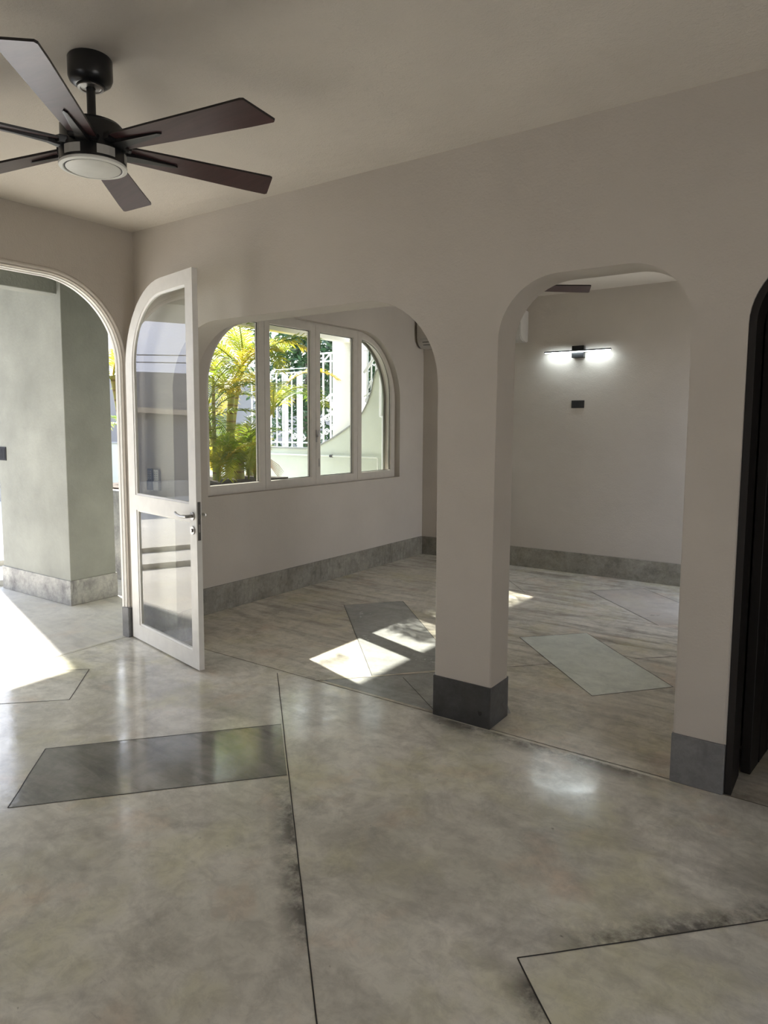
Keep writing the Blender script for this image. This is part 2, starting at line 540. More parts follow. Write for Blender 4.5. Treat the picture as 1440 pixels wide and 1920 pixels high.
for a, b in (('a', 'd'), ('b', 'c'), ('a', 'b'), ('e', 'f'), ('g', 'h'), ('g', 'i'), ('j', 'l'), ('j', 'k'), ('k', 'm')):
    joint(J[a], J[b])
for p, q in (((0.02, 0.004), (6.5, 0.004)), ((1.676, -0.0), (2.711, 1.14)), ((3.126, 1.576), (3.80, 2.25)), ((0.727, 1.523), (1.90, 0.27)),
             ((0.727, 1.523), (1.054, 1.949)), ((1.054, 1.949), (2.27, 0.72)), ((2.315, 1.563), (2.678, 1.963)), ((2.678, 1.963), (3.448, 1.185)),
             ((3.448, 1.185), (3.104, 0.757)), ((3.104, 0.757), (2.315, 1.563)), ((2.259, 3.317), (2.634, 3.731)), ((2.634, 3.731), (3.46, 2.95)),
             ((2.259, 3.317), (3.065, 2.494)), ((1.412, 3.344), (2.07, 4.01)), ((1.412, 3.344), (1.808, 2.878)),
             ((0.0, DY0), (0.0, DY1)), ((2.07, 0.36), (2.50, 0.02))):
    joint(p, q)
tag(obj('floor', bm, [M['floor'], M['floor2'], M['slab_dark'], M['slab_blue'], M['slab_light'], M['slab_warm'], M['joint']], recalc=False), 'burnished grey stone floor with diagonal joints', None, None, 'structure')

# porch floor, steps and street
bm = bmesh.new()
box(bm, -2.36, -0.03, -6.0, 0.97, -0.25, -0.001)
box(bm, -2.36, -0.2, 0.97, 4.9, -0.25, -0.001)
tag(obj('porch_floor', bm, M['porch_floor']), kind='structure')
bm = bmesh.new()
box(bm, -3.05, -2.36, -8.0, 4.9, -0.25, 0.055)
tag(obj('step', bm, M['porch_floor']), kind='structure')
bm = bmesh.new()
box(bm, -60, -3.05, -40, 60, -0.25, 0.11)
box(bm, -3.05, 40, 4.9, 60, -0.25, -0.02)
box(bm, -3.05, 40, -40, -6.2, -0.25, -0.02)
tag(obj('street', bm, M['street']), kind='structure')

# ------------------------------------------------------------------ structure: walls
def arch_wall(ops, x0, x1, thick, mat, name):
    """wall along X with round-cornered openings reaching the floor"""
    bm = bmesh.new()
    P = [(x0, 0), (x0, H + 0.02), (x1, H + 0.02), (x1, 0)]
    for (a0, a1, top, rl, rr) in ops[::-1]:
        P += arch2d(a0, a1, top, rl, rr)[::-1]
    A, B = prism(bm, P, XZ, 0.0, thick)
    bm.edges.ensure_lookup_table()
    sel = []
    for e in bm.edges:
        v0, v1 = e.verts[0].co, e.verts[1].co
        if abs(v0.y - v1.y) < 1e-6 and not (abs(v0.z - v1.z) < 1e-6 and (abs(v0.z) < 1e-4 or v0.z > H)) and not (abs(v0.x - v1.x) < 1e-6 and (abs(v0.x - x0) < 1e-4 or abs(v0.x - x1) < 1e-4)):
            sel.append(e)
    bmesh.ops.bevel(bm, geom=sel, offset=0.011, segments=3, affect='EDGES', profile=0.5)
    return obj(name, bm, mat, smooth=40)
tag(arch_wall([OP1, OP2, OP3], 0.0, XR, T, M['wall'], 'wall_middle'), 'grey plaster wall with rounded arch openings', None, None, 'structure')

# left wall: door arch and window
bm = bmesh.new()
P = [(YB, 0), (YB, H + 0.02), (0.3, H + 0.02), (0.3, 0)] + arch2d(DY0, DY1, DTOP, DR)[::-1]
prism(bm, P, YZ, -0.055, 0.0)
P = [(YB, 0), (YB, H + 0.02), (0.3, H + 0.02), (0.3, 0)] + arch2d(DY0 - .08, DY1 + .08, DTOP + .05, DR + .05)[::-1]
prism(bm, P, YZ, -0.2, -0.055)
zm = 1.6
prism(bm, [(0.3, 0), (0.3, zm), (WY0, zm), (WY0, WZ0), (WY1, WZ0), (WY1, zm), (L + 0.2, zm), (L + 0.2, 0)], YZ, -0.2, 0.0)
prism(bm, [(0.3, zm), (0.3, H + 0.02), (L + 0.2, H + 0.02), (L + 0.2, zm)] + arch2d(WY0, WY1, WZ1, WR, None, zm)[::-1], YZ, -0.2, 0.0)
tag(obj('wall_left', bm, M['wall'], smooth=35), 'left plaster wall with arched door and window', None, None, 'structure')
# outer cement skin of the left wall
bm = bmesh.new()
prism(bm, [(YB, 0), (YB, H), (0.3, H), (0.3, 0)] + arch2d(DY0 - .08, DY1 + .08, DTOP + .05, DR + .05)[::-1], YZ, -0.215, -0.2005)
prism(bm, [(0.3, 0), (0.3, zm), (WY0 + .03, zm), (WY0 + .03, WZ0 + .03), (WY1 - .03, WZ0 + .03), (WY1 - .03, zm), (L + 0.2, zm), (L + 0.2, 0)], YZ, -0.215, -0.2005)
prism(bm, [(0.3, zm), (0.3, H), (L + 0.2, H), (L + 0.2, zm)] + arch2d(WY0 + .03, WY1 - .03, WZ1 - .03, WR - .03, None, zm)[::-1], YZ, -0.215, -0.2005)
tag(obj('wall_outside', bm, M['outwall'], smooth=35), kind='structure')

bm = bmesh.new(); box(bm, -0.2, 3.892, L, L + 0.2, -0.01, H + 0.02)
tag(obj('wall_far', bm, M['wall']), kind='structure')
bm = bmesh.new()
prism(bm, [(T, 0), (T, H + 0.01), (L, H + 0.01), (L, 0), (3.95, 0), (3.95, 2.7), (2.95, 2.7), (2.95, 0)], YZ, 3.82, 3.892)  # unseen opening added to let sky light into the second room
tag(obj('wall_partition', bm, M['wall']), kind='structure')
bm = bmesh.new()
prism(bm, [(YB, 0), (YB, H + 0.02), (2.3, H + 0.02), (2.3, 0), (-1.7, 0), (-1.7, 2.3), (-2.8, 2.3), (-2.8, 0)], YZ, XR, XR + 0.2)  # out-of-view opening added for fill daylight from the right
tag(obj('wall_right', bm, M['wall']), kind='structure')
bm = bmesh.new()
prism(bm, [(-0.2, 0), (-0.2, H + 0.02), (XR + 0.2, H + 0.02), (XR + 0.2, 0), (2.5, 0), (2.5, 2.3), (1.8, 2.3), (1.8, 0)], XZ, YB - 0.2, YB)  # opening behind the camera added to bring in more daylight
tag(obj('wall_back', bm, M['wall']), kind='structure')
bm = bmesh.new(); box(bm, -0.2, XR + 0.2, YB - 0.2, 2.3, H, H + 0.25); box(bm, -0.2, 3.892, 2.3, L + 0.2, H, H + 0.25)  # cut back so the added partition opening meets open sky
tag(obj('ceiling', bm, M['ceiling']), kind='structure')

# skirtings
def skirt(name, x0, x1, y0, y1, mat, h=HB):
    bm = bmesh.new(); box(bm, x0, x1, y0, y1, 0.0, h, 0.002)
    return tag(obj(name, bm, mat), kind='structure')
t = 0.010
skirt('baseboard_left', 0.0, t, T, L, M['base'])
skirt('baseboard_far', 0.0, 3.81, L - t, L, M['base'])
skirt('baseboard_right', 3.82 - t, 3.82, T, 2.95, M['base'])
def pier_base(name, x0, x1, mat, sides=(1, 1)):
    bm = bmesh.new(); box(bm, x0 - t * sides[0], x1 + t * sides[1], -t, T + t, 0.0, HB, 0.004)
    return tag(obj(name, bm, mat), kind='structure')
pier_base('baseboard_column', OP1[1], OP2[0], M['base_dark'], (.3, .2))
pier_base('baseboard_pier', OP2[1], OP3[0], M['base_grey'], (.3, 0))
pier_base('baseboard_corner', 0.0, OP1[0], M['base'], (0, 1))
# plinth at the foot of the door surround
bm = bmesh.new(); box(bm, -0.052, 0.022, DY1 - 0.056, DY1 + 0.012, 0.0, HB, 0.003)
tag(obj('baseboard_door', bm, M['base_grey']), kind='structure')

# door surround: rounded plaster moulding + white frame in the reveal
def arc_ring(d, x, y0=DY0, y1=DY1, top=DTOP, r=DR, z0=0.0):
    return [YZ(a, b, x) for a, b in arch2d(y0 - d, y1 + d, top + d, r + d, None, z0, 20)]
bm = bmesh.new()
prof = [(0.004, -0.003), (0.004, 0.008), (-0.001, 0.017), (-0.009, 0.020), (-0.017, 0.016), (-0.021, 0.006), (-0.024, 0.004), (-0.029, 0.006), (-0.033, 0.002), (-0.034, -0.006), (-0.034, -0.05), (-0.001, -0.05), (-0.001, -0.003)]
loft(bm, [arc_ring(d, x) for d, x in prof], closed_prof=True)
tag(obj('trim_1', bm, M['wall'], smooth=60), 'rounded plaster moulding around the arched door', None, None, 'structure')
bm = bmesh.new()
prof = [(-0.034, -0.055), (-0.034, -0.012), (-0.040, -0.012), (-0.043, -0.018), (-0.043, -0.030), (-0.050, -0.034), (-0.050, -0.055)]
loft(bm, [arc_ring(d, x) for d, x in prof], closed_prof=True)
tag(obj('trim_2', bm, M['white_paint'], smooth=40), 'white frame in the arched door opening', None, None, 'structure')

# ------------------------------------------------------------------ window_1
def rrect(a0, a1, b0, b1, rl, rr, n=12):
    wmax = (a1 - a0) - 0.003
    P = arch2d(a0, a1, b1, min(max(rl, 1e-3), wmax), min(max(rr, 1e-3), wmax), b0, n)
    return P
def ring_frame(bm, a, b, c, d, rl, rr, w, x0, x1, to3=YZ, lip=0.006, bot=None):
    bot = w if bot is None else bot
    o = rrect(a, b, c, d, rl, rr)
    i = rrect(a + w, b - w, c + bot, d - w, rl - w, rr - w)
    i2 = rrect(a + w + lip, b - w - lip, c + bot + lip, d - w - lip, rl - w - lip, rr - w - lip)
    xm = (x0 + x1) / 2
    s = 1 if x1 > x0 else -1
    loft(bm, [[to3(p, q, x1) for p, q in o], [to3(p, q, x1) for p, q in i], [to3(p, q, x1 - s * 0.010) for p, q in i2], [to3(p, q, x0) for p, q in i2], [to3(p, q, x0) for p, q in o]], closed_path=True, closed_prof=True)
win = empty('window_1', (0, 0, 0))
tag(win, 'white four-sash window with rounded top corners', None, None, 'structure')
FX = -0.065
bm = bmesh.new()
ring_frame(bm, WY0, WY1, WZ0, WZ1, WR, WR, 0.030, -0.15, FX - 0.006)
obj('window_frame', bm, M['window_white_shaded'], win, smooth=35)
SB = [WY0 + 0.012, 1.400, 2.110, 2.800, WY1 - 0.012]
GL = [(0.77, 1.30), (1.47, 1.99), (2.20, 2.705), (2.91, 3.448)]
for k in range(4):
    a, b = SB[k] + 0.002, SB[k + 1] - 0.002
    rl = 0.698 if k == 0 else 0
    rr = 0.698 if k == 3 else 0
    bm = bmesh.new()
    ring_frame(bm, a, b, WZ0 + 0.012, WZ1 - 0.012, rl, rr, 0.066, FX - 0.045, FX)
    sash = obj('sash', bm, M['window_white_shaded'], win, smooth=35)
    bm = bmesh.new()
    g = 0.062
    prism(bm, rrect(a + g, b - g, WZ0 + g + 0.012, WZ1 - g - 0.012, rl - g, rr - g), YZ, FX - 0.029, FX - 0.024)
    obj('pane', bm, M['glass'], sash)
    bm = bmesh.new()   # dark glazing gasket
    o = rrect(a + 0.070, b - 0.070, WZ0 + 0.082, WZ1 - 0.082, rl - 0.07, rr - 0.07)
    i = rrect(a + 0.0765, b - 0.0765, WZ0 + 0.0885, WZ1 - 0.0885, rl - 0.0765, rr - 0.0765)
    loft(bm, [[YZ(p, q, FX - 0.020) for p, q in o], [YZ(p, q, FX - 0.020) for p, q in i], [YZ(p, q, FX - 0.0235) for p, q in i], [YZ(p, q, FX - 0.0235) for p, q in o]], closed_path=True, closed_prof=True)
    obj('gasket', bm, M['cable'], sash)
    if k == 2:
        bm = bmesh.new()
        box(bm, FX, FX + 0.006, 2.104, 2.124, 1.38, 1.50, 0.002)
        box(bm, FX + 0.006, FX + 0.03, 2.106, 2.122, 1.43, 1.45, 0.002)
        tube(bm, [(FX + 0.03, 2.114, 1.44), (FX + 0.034, 2.116, 1.50)], 0.007, 8)
        box(bm, FX, FX + 0.004, 2.150, 2.160, 1.14, 1.22, 0.001)
        obj('window_handle', bm, M['steel'], win)

# ------------------------------------------------------------------ door_1: the open glazed leaf
P0 = Vector((0.023, -0.115, 0)); P1 = Vector((0.990, -0.320, 0))
ang = math.atan2((P1 - P0).y, (P1 - P0).x)
door = empty('door_1', P0, ang)     # local x along the leaf, -y faces the room, z up
tag(door, 'open white glazed door leaf with a rounded shoulder', None, None, 'structure')
LW, LZ0, LZ1, LR, LT = 0.99, 0.010, 2.482, 0.56, 0.036
DL = lambda a, b, d: (a, d, b)
def leaf_out(d):     # outline of the leaf, inset by d
    return arch2d(0.02 + d, LW - d, LZ1 - d, LR - d, max(0.002, 0.003 - d), LZ0 + d, 14)
bm = bmesh.new()
up_o = arch2d(0.125, 0.900, 2.395, LR - 0.105, 0.003, 1.055, 14)
lo_o = arch2d(0.135, 0.905, 0.950, 0.003, 0.003, 0.116, 14)
def leaf_frame():
    out = leaf_out(0)
    # split the outline at the mid rail: upper ring and lower ring share z = 1.0
    zc = 1.0
    uo = [(0.02, zc)] + out[1:-1] + [(LW, zc)]
    lo = arch2d(0.02, LW, zc, 0.0005, 0.0005, LZ0, 14)
    for o, i in ((uo, up_o), (lo, lo_o)):
        bev = 0.012
        cx = sum(p[0] for p in i) / len(i)
        ib = arch2d(i[0][0] + bev, i[-1][0] - bev, max(p[1] for p in i) - bev, (LR - 0.117) if o is uo else 0.002, 0.002, i[0][1] + bev, 14)
        loft(bm, [[DL(p, q, 0.0) for p, q in o], [DL(p, q, 0.0) for p, q in i], [DL(p, q, 0.004) for p, q in i], [DL(p, q, 0.010) for p, q in ib], [DL(p, q, LT - 0.010) for p, q in ib], [DL(p, q, LT - 0.004) for p, q in i], [DL(p, q, LT) for p, q in i], [DL(p, q, LT) for p, q in o]], closed_path=True, closed_prof=True)
leaf_frame()
obj('door_frame', bm, M['white_paint'], door, smooth=30)
for nm, o in (('upper', up_o), ('lower', lo_o)):
    bm = bmesh.new()
    if nm == 'upper':
        pts = arch2d(0.118, 0.907, 2.402, LR - 0.098, 0.003, 1.048, 14)
    else:
        pts = arch2d(0.128, 0.912, 0.957, 0.003, 0.003, 0.109, 14)
    prism(bm, pts, DL, LT / 2 - 0.0025, LT / 2 + 0.0025)
    tag(obj('pane', bm, M['glass'], door), ('tall rounded upper glass pane' if nm == 'upper' else 'square lower glass pane'))
def lever(side):
    bm = bmesh.new()
    y0 = 0 if side < 0 else LT
    s = side
    # rose
    n = 20
    c = Vector((0.945, y0, 0.985))
    for (r0, ya, yb) in ((0.026, 0, 0.008), (0.011, 0.008, 0.045)):
        tube(bm, [(c.x, y0 + s * ya, c.z), (c.x, y0 + s * yb, c.z)], r0, n)
    tube(bm, [(c.x, y0 + s * 0.045, c.z), (c.x - 0.02, y0 + s * 0.052, c.z), (c.x - 0.06, y0 + s * 0.054, c.z - 0.004), (c.x - 0.12, y0 + s * 0.050, c.z + 0.004), (c.x - 0.145, y0 + s * 0.044, c.z + 0.012)], [0.011, 0.011, 0.009, 0.0085, 0.008], 12)
    return obj('door_handle', bm, M['steel'], door, smooth=40)
lever(-1); lever(1)
for s, y0 in ((-1, 0), (1, LT)):
    bm = bmesh.new()
    tube(bm, [(0.945, y0, 0.895), (0.945, y0 + s * 0.008, 0.895)], 0.026, 20)
    tube(bm, [(0.945, y0 + s * 0.008, 0.895), (0.945, y0 + s * 0.016, 0.895)], 0.011, 16)
    obj('keyhole_rose', bm, M['steel'], door, smooth=40)
bm = bmesh.new()
box(bm, LW, LW + 0.002, 0.008, 0.028, 0.835, 1.075, 0.0008)
box(bm, LW + 0.002, LW + 0.012, 0.012, 0.024, 0.97, 1.0, 0.002)
lp = obj('lock_plate', bm, M['dull_steel'], door)
bm = bmesh.new(); box(bm, LW + 0.002, LW + 0.0028, 0.013, 0.023, 0.885, 0.935)
obj('bolt_slot', bm, M['steel'], lp)
for z in (0.35, 1.25, 2.0):
    if z < 1.9:
        bm = bmesh.new(); tube(bm, [(0.012, LT * 0.5, z - 0.045), (0.012, LT * 0.5, z + 0.045)], 0.008, 10)
        obj('hinge', bm, M['steel'], door, smooth=40)

# ------------------------------------------------------------------ opening 3: dark wooden lining and door
bm = bmesh.new()
loft(bm, [[XZ(a, b, y) for a, b in arch2d(OP3[0] + d, OP3[1] - d, OP3[2] - d, OP3[3] - d)] for d, y in ((0.001, 0.012), (0.028, 0.012), (0.028, T + 0.02), (0.001, T + 0.02))], closed_prof=True)
tag(obj('trim_3', bm, M['darkwood'], smooth=35), 'dark wooden lining of the doorway', None, None, 'structure')
d2 = empty('door_2', (OP3[0] + 0.052, T + 0.03, 0), math.radians(84))
tag(d2, 'dark wooden door standing open into the dark doorway', None, None, 'structure')
bm = bmesh.new(); box(bm, 0, 0.86, -0.02, 0.02, 0.012, 2.18, 0.003)
for k in range(1, 6):
    box(bm, 0.143 * k - 0.003, 0.143 * k + 0.003, -0.024, -0.019, 0.02, 2.17)
obj('door_panel', bm, M['darkwood'], d2)
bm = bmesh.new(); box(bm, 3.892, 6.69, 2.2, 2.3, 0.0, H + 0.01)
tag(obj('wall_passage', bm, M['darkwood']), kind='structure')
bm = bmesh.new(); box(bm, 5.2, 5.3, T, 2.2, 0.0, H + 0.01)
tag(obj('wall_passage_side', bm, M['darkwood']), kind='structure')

# ------------------------------------------------------------------ porch
bm = bmesh.new(); box(bm, -2.26, -1.14, 0.12, 0.565, 0.0, 2.80, 0.006)
tag(obj('porch_pillar', bm, M['outwall']), kind='structure')
bm = bmesh.new(); box(bm, -2.27, -1.13, 0.11, 0.575, 0.0, 0.215, 0.004)
tag(obj('baseboard_porch', bm, M['base_out']), kind='structure')
bm = bmesh.new(); box(bm, -1.35, -1.19, -6.2, 0.15, 2.62, 2.80, 0.006)
tag(obj('porch_beam', bm, M['outwall']), kind='structure')
bm = bmesh.new(); box(bm, -3.61, -0.2, -6.2, 0.75, 2.80, 3.05)
tag(obj('porch_ceiling', bm, M['outwall']), kind='structure')
bm = bmesh.new(); box(bm, -1.90, -0.2, 0.75, 4.9, 2.86, 3.05)
tag(obj('eave', bm, M['outwall']), kind='structure')
bm = bmesh.new(); box(bm, -1.90, -1.78, 0.75, 5.3, 2.72, 3.0, 0.004)
tag(obj('eave_beam', bm, M['white_plaster']), kind='structure')
bm = bmesh.new()
box(bm, -2.10, -1.74, 4.95, 5.31, 0.0, 2.86, 0.004)
tag(obj('column', bm, M['white_plaster']), 'tall white square column behind the curved garden wall', 'column')

# switch plate on the pillar
def switchplate(x0, x1, z0, z1, y, label, n):
    e = empty('switch_plate', ((x0 + x1) / 2, y, (z0 + z1) / 2))
    w, hh = (x1 - x0) / 2, (z1 - z0) / 2
    bm = bmesh.new(); box(bm, -w, w, -0.008, 0.0, -hh, hh, 0.002)
    obj('plate', bm, M['black_plastic'], e)
    for k in range(n):
        bm = bmesh.new()
        a = -w * 0.84 + k * (2 * w * 0.84 / n)
        box(bm, a + 0.001, a + 2 * w * 0.84 / n - 0.001, -0.0105, -0.0078, -hh * 0.7, hh * 0.7, 0.001)
        obj('rocker', bm, M['black_plastic'], e)
    return tag(e, label, 'light switch')
switchplate(-2.235, -2.115, 1.215, 1.34, 0.12, 'black switch plate on the grey cement porch pillar', 2)
switchplate(1.786, 1.919, 1.728, 1.805, L, 'black rectangular switch plate under the wall lamp', 3)

# ------------------------------------------------------------------ wall lamp
lamp = empty('wall_lamp', (1.85, L, 2.295))
tag(lamp, 'black LED bar lamp shining down the far wall', 'wall lamp')
bm = bmesh.new(); box(bm, -0.062, 0.062, -0.055, 0.0, -0.058, 0.062, 0.003)
obj('mount_box', bm, M['black_metal'], lamp)
bm = bmesh.new(); box(bm, -0.34, 0.34, -0.088, -0.058, 0.003, 0.017, 0.002)
obj('lamp_bar', bm, M['black_metal'], lamp)
bm = bmesh.new(); box(bm, -0.332, 0.332, -0.084, -0.062, -0.003, 0.0028, 0.001)
obj('diffuser', bm, M['led'], lamp)

# ------------------------------------------------------------------ air conditioner
ac = empty('air_conditioner', (0.66, L, 2.43))
tag(ac, 'white split air conditioner high on the far wall', 'air conditioner')
prof = [(0, 0.0), (0, 0.33), (-0.17, 0.33), (-0.195, 0.315), (-0.215, 0.28), (-0.215, 0.12), (-0.205, 0.075), (-0.175, 0.03), (-0.13, 0.006), (-0.07, 0.0)]
bm = bmesh.new()
R0 = [[(sx, y, z) for y, z in prof] for sx in (-0.63, 0.63)]
V = [[bm.verts.new(p) for p in r] for r in R0]
n = len(prof)
for k in range(n):
    bm.faces.new((V[0][k], V[0][(k + 1) % n], V[1][(k + 1) % n], V[1][k]))
bm.faces.new(V[0][::-1]); bm.faces.new(V[1])
bmesh.ops.bevel(bm, geom=[e for e in bm.edges if abs(e.verts[0].co.x - e.verts[1].co.x) < 1e-6 and (e.verts[0].co.y < -0.01 or e.verts[1].co.y < -0.01)], offset=0.008, segments=2, affect='EDGES')
obj('housing', bm, M['plastic'], ac, smooth=35)
bm = bmesh.new(); box(bm, -0.56, 0.56, -0.1985, -0.196, 0.058, 0.068)
box(bm, -0.56, 0.56, -0.180, -0.174, 0.030, 0.036)
obj('louver', bm, M['black_plastic'], ac)
bm = bmesh.new(); box(bm, -0.58, 0.58, -0.2165, -0.214, 0.095, 0.098)
obj('panel_seam', bm, M['button'], ac)

# ------------------------------------------------------------------ ceiling fans
def make_fan(loc, phi, label):
    fan = empty('ceiling_fan', loc)          # at the ceiling
    tag(fan, label, 'ceiling fan')
    bm = bmesh.new()
    lathe(bm, [(0, 0), (0.076, 0), (0.080, -0.006), (0.080, -0.070), (0.074, -0.085), (0.056, -0.098), (0.050, -0.099), (0.050, -0.104), (0, -0.104)])
    obj('canopy', bm, M['black_metal'], fan, smooth=40)
    bm = bmesh.new()
    lathe(bm, [(0.047, -0.103), (0.047, -0.107), (0.038, -0.108), (0.036, -0.105), (0.018, -0.107)])
    obj('canopy_ring', bm, M['steel'], fan, smooth=50)
    bm = bmesh.new()
    lathe(bm, [(0.0, -0.09), (0.016, -0.09), (0.016, -0.205), (0.028, -0.208), (0.030, -0.225), (0.055, -0.26), (0.0, -0.26)], n=24)
    obj('downrod', bm, M['black_metal'], fan, smooth=40)
    zb = -0.315
    bm = bmesh.new()
    lathe(bm, [(0, -0.228), (0.060, -0.230), (0.104, -0.238), (0.115, -0.250), (0.116, -0.325), (0.120, -0.331), (0.120, -0.384), (0.0, -0.384)])
    obj('motor_housing', bm, M['black_metal'], fan, smooth=35)
    for k in range(6):      # light band: cage with windows
        bm = bmesh.new()
        a = 2 * PI * k / 6 + math.radians(-11)
        for j in range(3):
            t0 = a + (j - 1.5) * 0.19; t1 = t0 + 0.19
            pts = [(r0 * math.cos(tt), r0 * math.sin(tt)) for r0, tt in ((0.1212, t0), (0.1212, t1), (0.112, t1), (0.112, t0))]
            prism(bm, pts, lambda p, q, d: (p, q, d), -0.342, -0.374)
        obj('light_window', bm, M['frosted_side'], fan)
    bm = bmesh.new()
    lathe(bm, [(0.120, -0.383), (0.123, -0.387), (0.122, -0.394), (0.108, -0.397), (0.104, -0.394), (0.104, -0.383)])
    obj('light_rim', bm, M['frosted'], fan, smooth=40)
    bm = bmesh.new()
    lathe(bm, [(0.099, -0.383), (0.099, -0.395), (0.092, -0.399), (0.0, -0.402)])
    obj('lamp_diffuser', bm, M['frosted'], fan, smooth=40)
    bm = bmesh.new()
    lathe(bm, [(0.104, -0.384), (0.104, -0.3945), (0.099, -0.3945), (0.099, -0.384)])
    obj('diffuser_groove', bm, M['black_metal'], fan, smooth=40)
    R = 0.765
    tilt = math.radians(-10)
    for k in range(6):
        a = phi + k * PI / 3
        ca, sa = math.cos(a), math.sin(a)
        def tr(r, w, z):     # along blade r, across w (counter-clockwise side), tilt about the blade axis
            ww = w * math.cos(tilt) - z * math.sin(tilt)
            zz = w * math.sin(tilt) + z * math.cos(tilt)
            return (r * ca - ww * sa, r * sa + ww * ca, zb + zz)
        bm = bmesh.new()
        out = [(0.105, -0.050), (0.30, -0.058), (0.55, -0.066), (R - 0.055, -0.072), (R - 0.042, -0.068), (R - 0.002, 0.062), (R - 0.010, 0.070), (R - 0.10, 0.070), (0.35, 0.060), (0.105, 0.050)]
        A = [bm.verts.new(tr(r, w, -0.004)) for r, w in out]
        B = [bm.verts.new(tr(r, w, 0.004)) for r, w in out]
        bm.faces.new(A); bm.faces.new(B[::-1])
        for i in range(len(out)):
            bm.faces.new((A[i], B[i], B[(i + 1) % len(out)], A[(i + 1) % len(out)])).material_index = 1
        bl = obj('blade', bm, [M['blade'], M['blade_edge']], fan)
        bm = bmesh.new()     # pointed bracket under the blade root
        o2 = [(0.095, -0.030), (0.16, -0.018), (0.315, -0.008), (0.33, 0.0), (0.315, 0.008), (0.16, 0.018), (0.095, 0.030)]
        A = [bm.verts.new(tr(r, w, -0.010 - (0.016 if r < 0.12 else 0.006 if r < 0.2 else 0))) for r, w in o2]
        B = [bm.verts.new(tr(r, w, -0.004)) for r, w in o2]
        bm.faces.new(A); bm.faces.new(B[::-1])
        for i in range(len(o2)):
            bm.faces.new((A[i], B[i], B[(i + 1) % len(o2)], A[(i + 1) % len(o2)]))
        for w0 in (-1, 1):
            A = [(0.095, w0 * 0.052), (0.13, w0 * 0.052), (0.135, w0 * 0.02), (0.095, w0 * 0.02)]
            prism(bm, A, lambda p, q, d: tr(p, q, d), -0.014, 0.010)
        obj('blade_bracket', bm, M['black_metal'], bl)
    return fan
make_fan((1.884, -1.555, H), 0.193, 'large dark six-blade ceiling fan over the nearer room')
make_fan((1.95, 1.80, H), math.radians(41), 'ceiling fan in the room beyond, one dark blade showing above the lamp')

# ------------------------------------------------------------------ remotes on the corner wall
def remote(x0, x1, z0, z1, body, label):
    e = empty('remote_control', ((x0 + x1) / 2, 0.0, z0))
    tag(e, label, 'remote control', 'fan remotes in wall holders')
    w = (x1 - x0) / 2; h = z1 - z0
    bm = bmesh.new(); box(bm, -w, w, -0.022, -0.004, 0.0, h, 0.004)
    obj('remote_body', bm, body, e)
    bm = bmesh.new(); box(bm, -w - 0.003, w + 0.003, -0.026, 0.0, -0.004, h * 0.42, 0.002)
    obj('holder', bm, body, e)
    bm = bmesh.new()
    for r in range(4):
        for c in (-1, 1):
            box(bm, c * w * 0.45 - 0.006, c * w * 0.45 + 0.006, -0.0235, -0.0215, h * (0.52 + r * 0.11), h * (0.52 + r * 0.11) + 0.008, 0.001)
    obj('buttons', bm, M['button'], e)
remote(0.125, 0.177, 1.085, 1.235, M['navy_plastic'], 'dark navy remote in a wall holder, seen through the door glass')
remote(0.195, 0.247, 1.085, 1.230, M['plastic'], 'white remote in a wall holder, seen through the door glass')

# ------------------------------------------------------------------ planter
bm = bmesh.new(); box(bm, -2.40, -1.32, 0.98, 3.25, -0.1, 0.90, 0.01)
tag(obj('planter', bm, M['base_out']), 'raised marbled stone planter full of palms', 'planter')
bm = bmesh.new(); box(bm, -2.33, -1.39, 1.05, 3.18, 0.885, 0.915)
tag(obj('soil', bm, M['soil']), 'dark soil bed filling the stone planter', 'soil', None, 'stuff')

# ------------------------------------------------------------------ garden wall with swept-up top
top = [(-9.0, 1.185), (-2.60, 1.185), (-2.276, 1.245), (-2.044, 1.351), (-1.733, 1.523), (-1.516, 1.712), (-1.424, 1.86), (-1.36, 2.03), (-1.32, 2.20), (-1.28, 2.29), (-1.138, 2.33), (-0.2, 2.33)]
bm = bmesh.new()
prism(bm, top + [(-0.2, -0.1), (-9.0, -0.1)], XZ, 4.90, 5.04)
tag(obj('wall_garden', bm, M['sage']), 'sage green garden wall whose top sweeps up to the right', None, None, 'structure')
bm = bmesh.new()
c0 = [(x, z + 0.0) for x, z in top]
c1 = [(x, z + 0.022) for x, z in top][::-1]
prism(bm, c0 + c1, XZ, 4.885, 5.055)
tag(obj('trim_4', bm, M['outwall']), 'thin coping along the swept garden wall', None, None, 'structure')
pc = empty('conduit_pipe', (-2.8, 4.862, 1.094))
tag(pc, 'thin painted conduit running along the sage garden wall', 'pipe')
bm = bmesh.new(); tube(bm, [(-3.4, 0, 0), (1.55, 0, 0), (1.572, 0, -0.022), (1.572, 0, -1.09)], 0.013, 8)
obj('pipe', bm, M['pipe'], pc, smooth=50)
for x in (-0.6, 0.72):
    bm = bmesh.new(); tube(bm, [(x, 0, 0), (x + 0.05, 0, 0)], 0.020, 8)
    obj('coupling', bm, M['cable'] if x > 0 else M['pipe'], pc)
bm = bmesh.new(); tube(bm, [(-1.145, 4.87, 0.0), (-1.145, 4.87, 1.64), (-1.15, 4.87, 1.66), (-1.19, 4.87, 1.67), (-1.195, 4.87, 1.69), (-1.195, 4.87, 2.32)], 0.017, 8)
tag(obj('downpipe', bm, M['iron'], smooth=50), 'upright pipe with a dog-leg on the sage garden wall', 'pipe')

